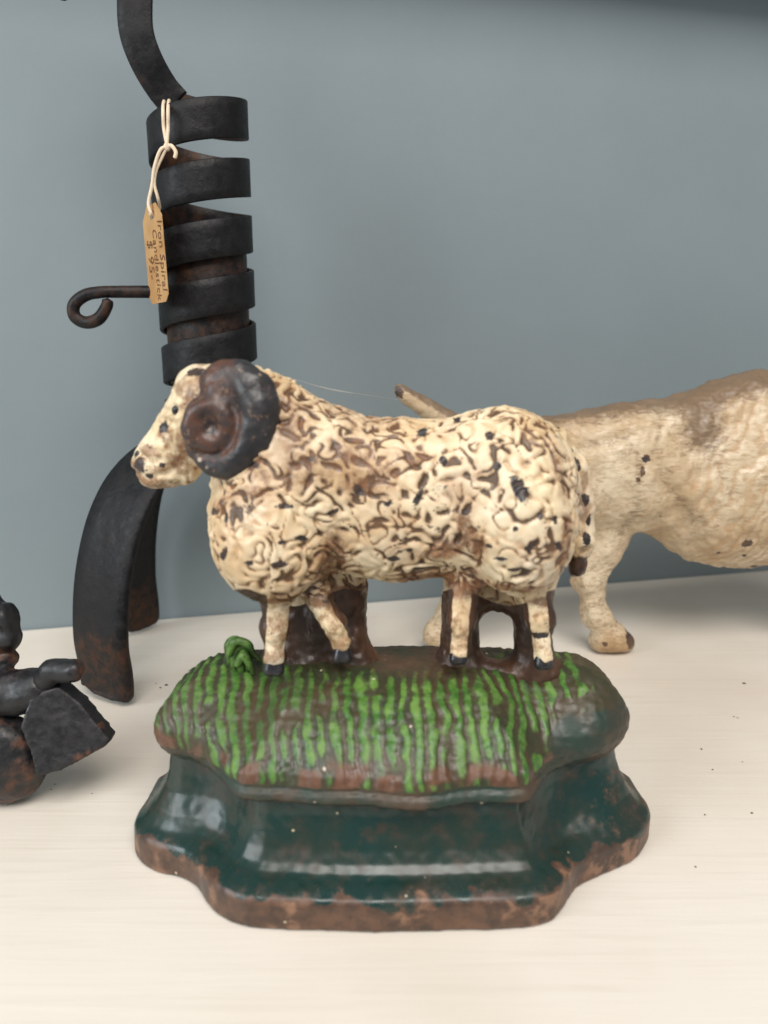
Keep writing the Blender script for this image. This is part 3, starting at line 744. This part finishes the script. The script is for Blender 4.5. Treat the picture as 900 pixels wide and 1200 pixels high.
dog = thing('dog_figure', 'ivory painted cast iron dog figure standing behind the ram, cut off by the right edge', 'dog figure', (0.12, YD, 0))
obj('dog_body', dv2, dq, IVORY, dog, attrs={'wave': .5 - .5 * wavy * chest - .5 * (1 - chest), 'top': dtop, 'chip': dchip})

# ================================================================== spiral iron candlestick
XC, YC = -0.0868, 0.376
m = Mat('blackened_iron', 0.5, 0.30, 0.0)
n1 = m.noise(45, 4, .6); n2 = m.noise(200, 4, .65); n3 = m.noise(700, 3)
c = m.mix(m.step(n2, .35, .7), srgb(13, 13, 15), srgb(25, 24, 25))
r_ = m.math('ADD', m.attr('rust'), m.math('ADD', m.math('MULTIPLY', m.math('SUBTRACT', n1, .5), 1.2), m.math('MULTIPLY', m.math('SUBTRACT', n2, .5), .5)))
c = m.mix(m.math('MULTIPLY', m.step(r_, .25, .75), .75), c, m.mix(m.step(n2, .4, .6), srgb(52, 36, 27), srgb(80, 50, 32)))
m.color(c).rough(m.step(n2, .3, .7, .42, .62)); m.bump(m.math('ADD', m.math('ADD', n2, m.math('MULTIPLY', n3, .4)), m.math('MULTIPLY', m.noise(75, 2), 3.0)), .0007, .45)
IRON = m.m
candle = thing('spiral_candlestick', 'blackened wrought iron spiral candlestick on arched legs, tagged, at the back left', 'candlestick', (XC, YC, 0))
RC, PIT = 0.0222, 0.0252
zf1 = 0.2645                                             # front of the topmost coil
phi = np.radians(np.arange(-90 - 360 * 6.0, -90 + 248, 5.0))
zc = zf1 + PIT * (phi - math.radians(-90)) / (2 * math.pi)
hp = np.stack([XC + RC * np.cos(phi), YC + RC * np.sin(phi), zc], 1)
sel = zc > .118
hp = hp[sel]
v, f_ = ribbon(hp, np.tile([0, 0, 1.0], (len(hp), 1)), .0168, .0020)
rr = np.linalg.norm(v[:, :2] - np.array([XC, YC]), axis=1)
obj('spiral_strip', v, f_, IRON, candle, attrs={'rust': np.where(rr < RC - .0003, .55, .02)})
# hook strap rising from the last coil
sp_ = [P(206, 122, .383), P(190, 103, .381), P(172, 72, .377), P(160, 38, .375), P(158, 0, .375), P(160, -45, .375), P(156, -95, .372), P(134, -125, .369), P(104, -112, .367), P(84, -62, .366), P(73, -8, .366)]
sp_ = cat(sp_, 8); tt = np.gradient(sp_, axis=0); wd = np.cross(tt, [0, 1.0, 0.0])
tn_ = len(sp_); wdir = np.array([(1, 0, .0)] * tn_) * np.interp(np.linspace(0, 1, tn_), [0, .5, .62, 1], [1, 1, 0, 0])[:, None] + np.array([(0, 1.0, 0)] * tn_) * np.interp(np.linspace(0, 1, tn_), [0, .5, .62, 1], [0, 0, 1, 1])[:, None]
wdir[:int(tn_ * .5)] = wd[:int(tn_ * .5)] / np.linalg.norm(wd[:int(tn_ * .5)], axis=1, keepdims=True)
wid = np.interp(np.linspace(0, 1, tn_), [0, .1, .45, .62, .9, 1], [.0150, .0150, .0158, .014, .010, .006])
v, f_ = ribbon(sp_, wdir, wid, .0022)
strap = obj('hook_strap', v, f_, IRON, candle, attrs={'rust': np.full(len(v), .22)})
v, f_ = tube([P(73, -10, .360), P(73, -10, .372)], .0034, 14); obj('curl_end', v, f_, IRON, strap, attrs={'rust': np.full(len(v), .1)})
# legs
lp = cat([(.006, .121), (.022, .121), (.036, .115), (.049, .103), (.060, .085), (.068, .060), (.0715, .034), (.0705, .016), (.0705, .0065), (.0715, .0028)], 8)
for ang, wv_ in ((math.atan2(-.0505, -.0500), .034), (math.atan2(.043, -.063), .026), (math.radians(2), .027)):
    d = np.array([math.cos(ang), math.sin(ang), 0]); wdv = np.array([-d[1], d[0], 0]) if wv_ < .03 else np.array([.91, -.41, 0])
    pts = np.array([XC, YC, 0]) + lp[:, :1] * (.95 if wv_ > .03 else 1.0) * d + lp[:, 1:] * np.array([0, 0, 1.0])
    wid = np.interp(np.linspace(0, 1, len(pts)), [0, .35, .8, .90, .96, 1], [wv_ * .8, wv_, wv_ * .96, wv_ * .93, wv_ * .78, wv_ * .42])
    v, f_ = ribbon(pts, np.tile(wdv, (len(pts), 1)), wid, .0046, .0014)
    v[:, 2] = np.maximum(v[:, 2], .0003)
    obj('leg', v, f_, IRON, candle, attrs={'rust': .12 + .40 * sstep(.065, .015, v[:, 2])})
# sliding candle cup inside the spiral, with its thumb rod
prof = [(.0001, .150), (.0196, .150), (.0200, .1515), (.0200, .2120), (.0196, .2132), (.0182, .2132), (.0178, .2115), (.0178, .175), (.0001, .175)]
V = []; Fc = []; S = 36
for r0, z0 in prof:
    for j in range(S): a = 2 * math.pi * j / S; V.append((XC + r0 * math.cos(a), YC + r0 * math.sin(a), z0))
for i in range(len(prof) - 1):
    for j in range(S): k_ = (j + 1) % S; Fc.append([i * S + j, i * S + k_, (i + 1) * S + k_, (i + 1) * S + j])
obj('sliding_cup', V, Fc, IRON, candle, attrs={'rust': np.full(len(V), .50)})
rod = cat([P(215, 342, .366), P(180, 342, .357), P(140, 342, .352), P(118, 342.5, .350), P(100, 346, .350), P(87, 357, .350), P(88, 371, .350), P(101, 378, .350), P(116, 373, .349), P(125, 359, .348), P(126, 352, .348)], 8)
v, f_ = tube(rod, np.interp(np.linspace(0, 1, len(rod)), [0, .25, .8, 1], [.0030, .0027, .0029, .0024]), 14)
obj('thumb_rod', v, f_, IRON, candle, attrs={'rust': np.full(len(v), .40)})

# ================================================================== price tag on its string
m = Mat('manila_card', 0.75, 0.2); n1 = m.noise(90, 3); n2 = m.noise(600, 3)
c = m.mix(m.step(n1, .35, .7), srgb(188, 150, 104), srgb(172, 130, 84))
c = m.mix(m.math('MULTIPLY', m.step(n2, .5, .8), .3), c, srgb(160, 122, 84)); m.color(c); m.bump(n2, .0001, .3)
CARD = m.m
m = Mat('cotton_string', 0.9, 0.1); n1 = m.noise(500, 2); m.color(m.mix(n1, srgb(206, 184, 156), srgb(232, 214, 190))); m.bump(n1, .0004, .6); STRING = m.m
m = Mat('brown_ink', 0.7, 0.2); m.color(m.mix(m.step(m.noise(300, 2), .3, .7), srgb(86, 54, 38), srgb(124, 84, 56))); INK = m.m
tagc = P(182, 298, .3475)
tag = thing('price_tag', 'small manila price tag hanging by string from the iron candlestick', 'price tag', tuple(tagc))
ty_ = math.radians(-50); tw_, th_ = .0205, .0420
tu = np.array([math.cos(ty_), math.sin(ty_), 0]); tz = np.array([-.03, .03, 1.0]); tz /= np.linalg.norm(tz)
tu = tu - tz * (tu @ tz); tu /= np.linalg.norm(tu); tnrm = np.cross(tu, tz)          # points to the lens side
if tnrm[1] > 0: tnrm = -tnrm
def tpt(a, b, o=0.0): return tagc + tu * a * tw_ / 2 + tz * b * th_ / 2 + tnrm * o
outl = [(-.45, 1), (.45, 1), (1, .72), (1, -.86), (.72, -1), (-.72, -1), (-1, -.86), (-1, .72)]
hole = [(.20 * math.cos(a), .80 + .10 * math.sin(a)) for a in np.linspace(0, 2 * np.pi, 16, endpoint=False)]
import bmesh
bm = bmesh.new()
def ringv(l, o): return [bm.verts.new(tpt(a, b, o) - tagc) for a, b in l]
def loop(vs): return [bm.edges.new((vs[i], vs[(i + 1) % len(vs)])) for i in range(len(vs))]
eo = ringv(outl, .00015); eh = ringv(hole, .00015)
bmesh.ops.triangle_fill(bm, use_beauty=True, edges=loop(eo) + loop(eh))
ext = bmesh.ops.extrude_face_region(bm, geom=bm.faces[:])
bmesh.ops.translate(bm, verts=[g_ for g_ in ext['geom'] if isinstance(g_, bmesh.types.BMVert)], vec=Vector(-tnrm * .0003))
bmesh.ops.recalc_face_normals(bm, faces=bm.faces[:])
me = bpy.data.meshes.new('card'); bm.to_mesh(me); bm.free(); me.materials.append(CARD)
card = bpy.data.objects.new('card', me); COL.objects.link(card); card.parent = tag
# handwriting, read from the top of the tag downwards: lines stack from the right edge
def writing(text, a0, b0, size, name='handwriting'):
    cu = bpy.data.curves.new(name, 'FONT'); cu.body = text; cu.size = size; cu.shear = .15; cu.space_character = 1.05
    cu.resolution_u = 2; cu.offset = .0
    to = bpy.data.objects.new(name, cu); COL.objects.link(to)
    bpy.context.view_layer.update()
    me_ = bpy.data.meshes.new_from_object(to.evaluated_get(bpy.context.evaluated_depsgraph_get()))
    bpy.data.objects.remove(to)
    rr_ = random.Random(text)
    for v_ in me_.vertices:
        x, y = v_.co.x, v_.co.y + .00025 * math.sin(v_.co.x * 900 + len(text))
        v_.co = Vector(tpt(a0, b0, .00028) - tagc - tz * x + tu * y)
    me_.materials.append(INK)
    o = bpy.data.objects.new(name, me_); COL.objects.link(o); o.parent = card; return o
writing('Iron Spiral', .52, .66, .0068)
writing('Candlestick', -.06, .52, .0062)
writing('$ 95-', -.70, .34, .0078)
# string: over the strap, a knot, then a loop through the hole
st = []
knot = P(196, 172, .3475)
hole_p = tpt(0, .80, .0006)
def strand(pts, r, name):
    pp = cat(pts, 10); v, f_ = tube(pp, r, 8); o = obj(name, v, f_, STRING, tag); return o
strand([P(193, 121, .386), P(192, 119, .372), P(191, 128, .3505), P(192, 150, .349), knot], .00075, 'string')
strand([P(199, 121, .386), P(198, 118, .372), P(197, 127, .3500), P(197, 150, .3485), knot + np.array([0, -.0008, 0])], .00075, 'string')
strand([knot, P(188, 176, .3465), P(181, 196, .346), P(178, 218, .346), P(174, 238, .3455), P(177, 250, .3452), hole_p, tpt(.02, .78, -.0015)], .00075, 'string')
strand([knot, P(191, 182, .3475), P(183, 200, .3470), P(181, 216, .3465), P(185, 232, .347), P(187, 244, .350), tpt(.02, .86, -.0018), tpt(.02, .78, -.0015)], .00070, 'string')
strand([knot, P(201, 171, .3465), P(206, 178, .346), P(205, 185, .346)], .00085, 'string')
v, f_ = ball(knot, (.0016, .0014, .0018)); obj('knot', v, f_, STRING, tag)

# ================================================================== black iron figure at the left edge
YF = 0.250
def fp(px, py, dy=0.0): return P(px, py, YF + dy)
FS = lambda px, py: mpp(fp(px, py))
m = Mat('rusty_black_casting', 0.45, 0.5); n1 = m.noise(60, 4, .6); n2 = m.noise(230, 4, .7); n3 = m.noise(800, 3)
c = m.mix(m.step(n2, .35, .7), srgb(17, 17, 20), srgb(31, 30, 31))
r_ = m.math('ADD', m.attr('rust'), m.math('ADD', m.math('MULTIPLY', m.math('SUBTRACT', n1, .5), 1.3), m.math('MULTIPLY', m.math('SUBTRACT', n2, .5), .6)))
c = m.mix(m.math('MULTIPLY', m.step(r_, .35, .75), .85), c, m.mix(m.step(n2, .4, .65), srgb(58, 38, 29), srgb(100, 62, 42)))
m.color(c).rough(m.step(n2, .3, .7, .34, .6)); m.bump(m.math('ADD', n2, m.math('MULTIPLY', n3, .5)), .0003, .5)
CAST = m.m
fig = thing('iron_figure', 'black rusty cast iron figure with a wedge-shaped plate, at the left edge', 'iron figure', tuple(fp(-40, 900) * np.array([1, 1, 0])))
def meshpart(name, build, lo, hi, h, rust, parent, n_amp=.0003, seed=61):
    ff = Field(lo, hi, h); build(ff); v, q = ff.mesh(); v = relax(v, q, 4); n = vnormals(v, q)
    v = v + n * (ringfield(v, .011, seed) * n_amp * .8 + ringfield(v, .0032, seed + 1) * n_amp * .2)[:, None]
    v[:, 2] = np.maximum(v[:, 2], .0004)
    return obj(name, v, q, CAST, parent, attrs={'rust': rust(v)})
def s(px, py, r): return r * FS(px, py)
def body(ff):
    ff.cone(fp(-70, 822, .004), fp(45, 808, .002), s(0, 820, 30), s(45, 808, 26), .005)
    ff.cone(fp(-30, 800, .012), fp(-14, 735, .016), s(0, 760, 34), s(0, 740, 30), .006)
    ff.cone(fp(-14, 735, .016), fp(-16, 705, .016), s(0, 740, 30), s(0, 705, 18), .006)
    ff.ell(fp(15, 748, .012), (s(0, 748, 12), .006, s(0, 748, 15)), 0, .003)
    ff.ell(fp(10, 722, .012), (s(0, 748, 10), .006, s(0, 748, 18)), 20, .003)
    ff.ell(fp(8, 775, .010), (s(0, 748, 12), .006, s(0, 748, 8)), 0, .003)
    ff.cone(fp(-120, 800, .006), fp(-70, 830, .004), s(0, 800, 24), s(0, 820, 32), .006)
def bodyrust(v):
    x, y = topix(v); return .12 + .45 * sstep(800, 770, y) * sstep(740, 770, y) + .2 * np.exp(-((x - 10) / 30) ** 2 - ((y - 800) / 18) ** 2)
fb = meshpart('figure_body', body, (-.215, .222, .02), (-.095, .292, .115), .0010, bodyrust, fig, .0003)
def knob(ff):
    ff.cone(fp(62, 786, -.002), fp(86, 785, -.004), s(62, 786, 15), s(86, 785, 13), .003)
    ff.ell(fp(54, 796, 0), (s(54, 796, 14), .005, s(54, 796, 14)), 0, .004)
meshpart('knob', knob, fp(30, 850) - .02, fp(110, 740) + .02, .0007, lambda v: .2 + .25 * sstep(75, 95, topix(v)[0]), fb, .0002, 71)
# wedge plate: a thick faceted slab
c2 = [(44, 806), (72, 800), (100, 822), (136, 860), (130, 866), (88, 882), (62, 886), (52, 862), (38, 836)]
pl = np.array([fp(a, b)[[0, 2]] for a, b in c2])
def plate(ff):
    sl, (x, y, z) = ff.box(ff.lo, ff.lo + ff.h * (ff.n - 1), 0)
    d2 = poly_sd(x[:, 0, :].astype(float), z[:, 0, :].astype(float), pl)[:, None, :]
    tilt = (z - fp(80, 845)[2]) * .35 + (x - fp(60, 845)[0]) * .25
    d = np.maximum(d2, np.abs(y - (YF - .006) - tilt) - .0034); ff.f[...] = d.astype(np.float32)
lo_ = np.minimum(fp(20, 900), fp(150, 780)) - .004; hi_ = np.maximum(fp(20, 900), fp(150, 780)) + .004; lo_[1], hi_[1] = YF - .026, YF + .016
def prust(v):
    x, y = topix(v); return .05 + .7 * np.exp(-((y - (893 - .19 * (x - 62))) / 9) ** 2) * sstep(70, 90, x) + .9 * np.exp(-((x - 119) / 5) ** 2 - ((y - 850) / 5) ** 2)
meshpart('wedge_plate', plate, lo_, hi_, .0007, prust, fb, .00013, 81)
def foot(ff):
    cc = fp(0, 888, -.002)
    R = cc[2] - .0006
    ff.ell(cc, (R * 1.0, .012, R), 0, .002)
    ff.ell(cc + np.array([-.004, -.010, .001]), (R * .35, .004, R * .35), 0, .002)
cc = fp(0, 888, -.002)
meshpart('round_foot', foot, cc - .028, cc + .028, .0009, lambda v: np.full(len(v), .45), fb, .0003, 91)
cc2 = fp(-110, 888, -.002)
def foot2(ff):
    R = cc2[2] - .0006; ff.ell(cc2, (R, .012, R), 0, .002)
meshpart('round_foot', foot2, cc2 - .028, cc2 + .028, .0009, lambda v: np.full(len(v), .55), fb, .0004, 92)

# ================================================================== small things: cobweb strand, crumbs
m = Mat('spider_silk', 0.3, 0.5); m.color(srgb(206, 208, 206)); m.b.inputs['Alpha'].default_value = .55; SILK = m.m
cw = cat([P(322, 440, .236), P(350, 446, .246), P(385, 456, .262), P(430, 463, .285), P(478, 470, .383)], 10)
v, f_ = tube(cw, np.interp(np.linspace(0, 1, len(cw)), [0, .35, .48, .56, .7, 1], [.00008, .00012, .00035, .0003, .0001, .00008]), 6)
web = obj('cobweb_strand', v, f_, SILK)
web['label'] = 'thin pale cobweb thread stretched behind the back of the ram'; web['category'] = 'cobweb'
m = Mat('dark_crumb', 0.8, 0.2); m.color(m.mix(m.noise(400, 2), srgb(52, 42, 36), srgb(96, 76, 60))); CRUMB = m.m
V = []; Fc = []; rg = random.Random(3)
spots = [(230, 783, 5), (222, 786, 3), (236, 778, 3), (195, 803, 4), (188, 806, 3), (183, 801, 2), (872, 801, 4), (822, 878, 3), (870, 893, 2.5), (835, 902, 3), (826, 955, 3), (881, 953, 4), (815, 1016, 3), (258, 770, 3), (60, 925, 2), (860, 840, 2), (108, 930, 2)]
for px, py, r in spots:
    p = PZ(px, py); k_ = len(V)
    rr_ = r * mpp(p) * .36
    vv, ff = ball(p + np.array([0, 0, rr_ * .25]), (rr_ * rg.uniform(.7, 1.5), rr_ * rg.uniform(.7, 1.3), rr_ * .4))
    V += [tuple(a + np.array([rg.uniform(-.2, .2) * rr_ for _ in range(3)])) for a in vv]; Fc += [[i + k_ for i in f1] for f1 in ff]
cr = obj('crumbs', V, Fc, CRUMB, smooth=False); cr['kind'] = 'stuff'; cr['label'] = 'dark crumbs and flecks of dirt scattered on the shelf'; cr['category'] = 'crumbs'
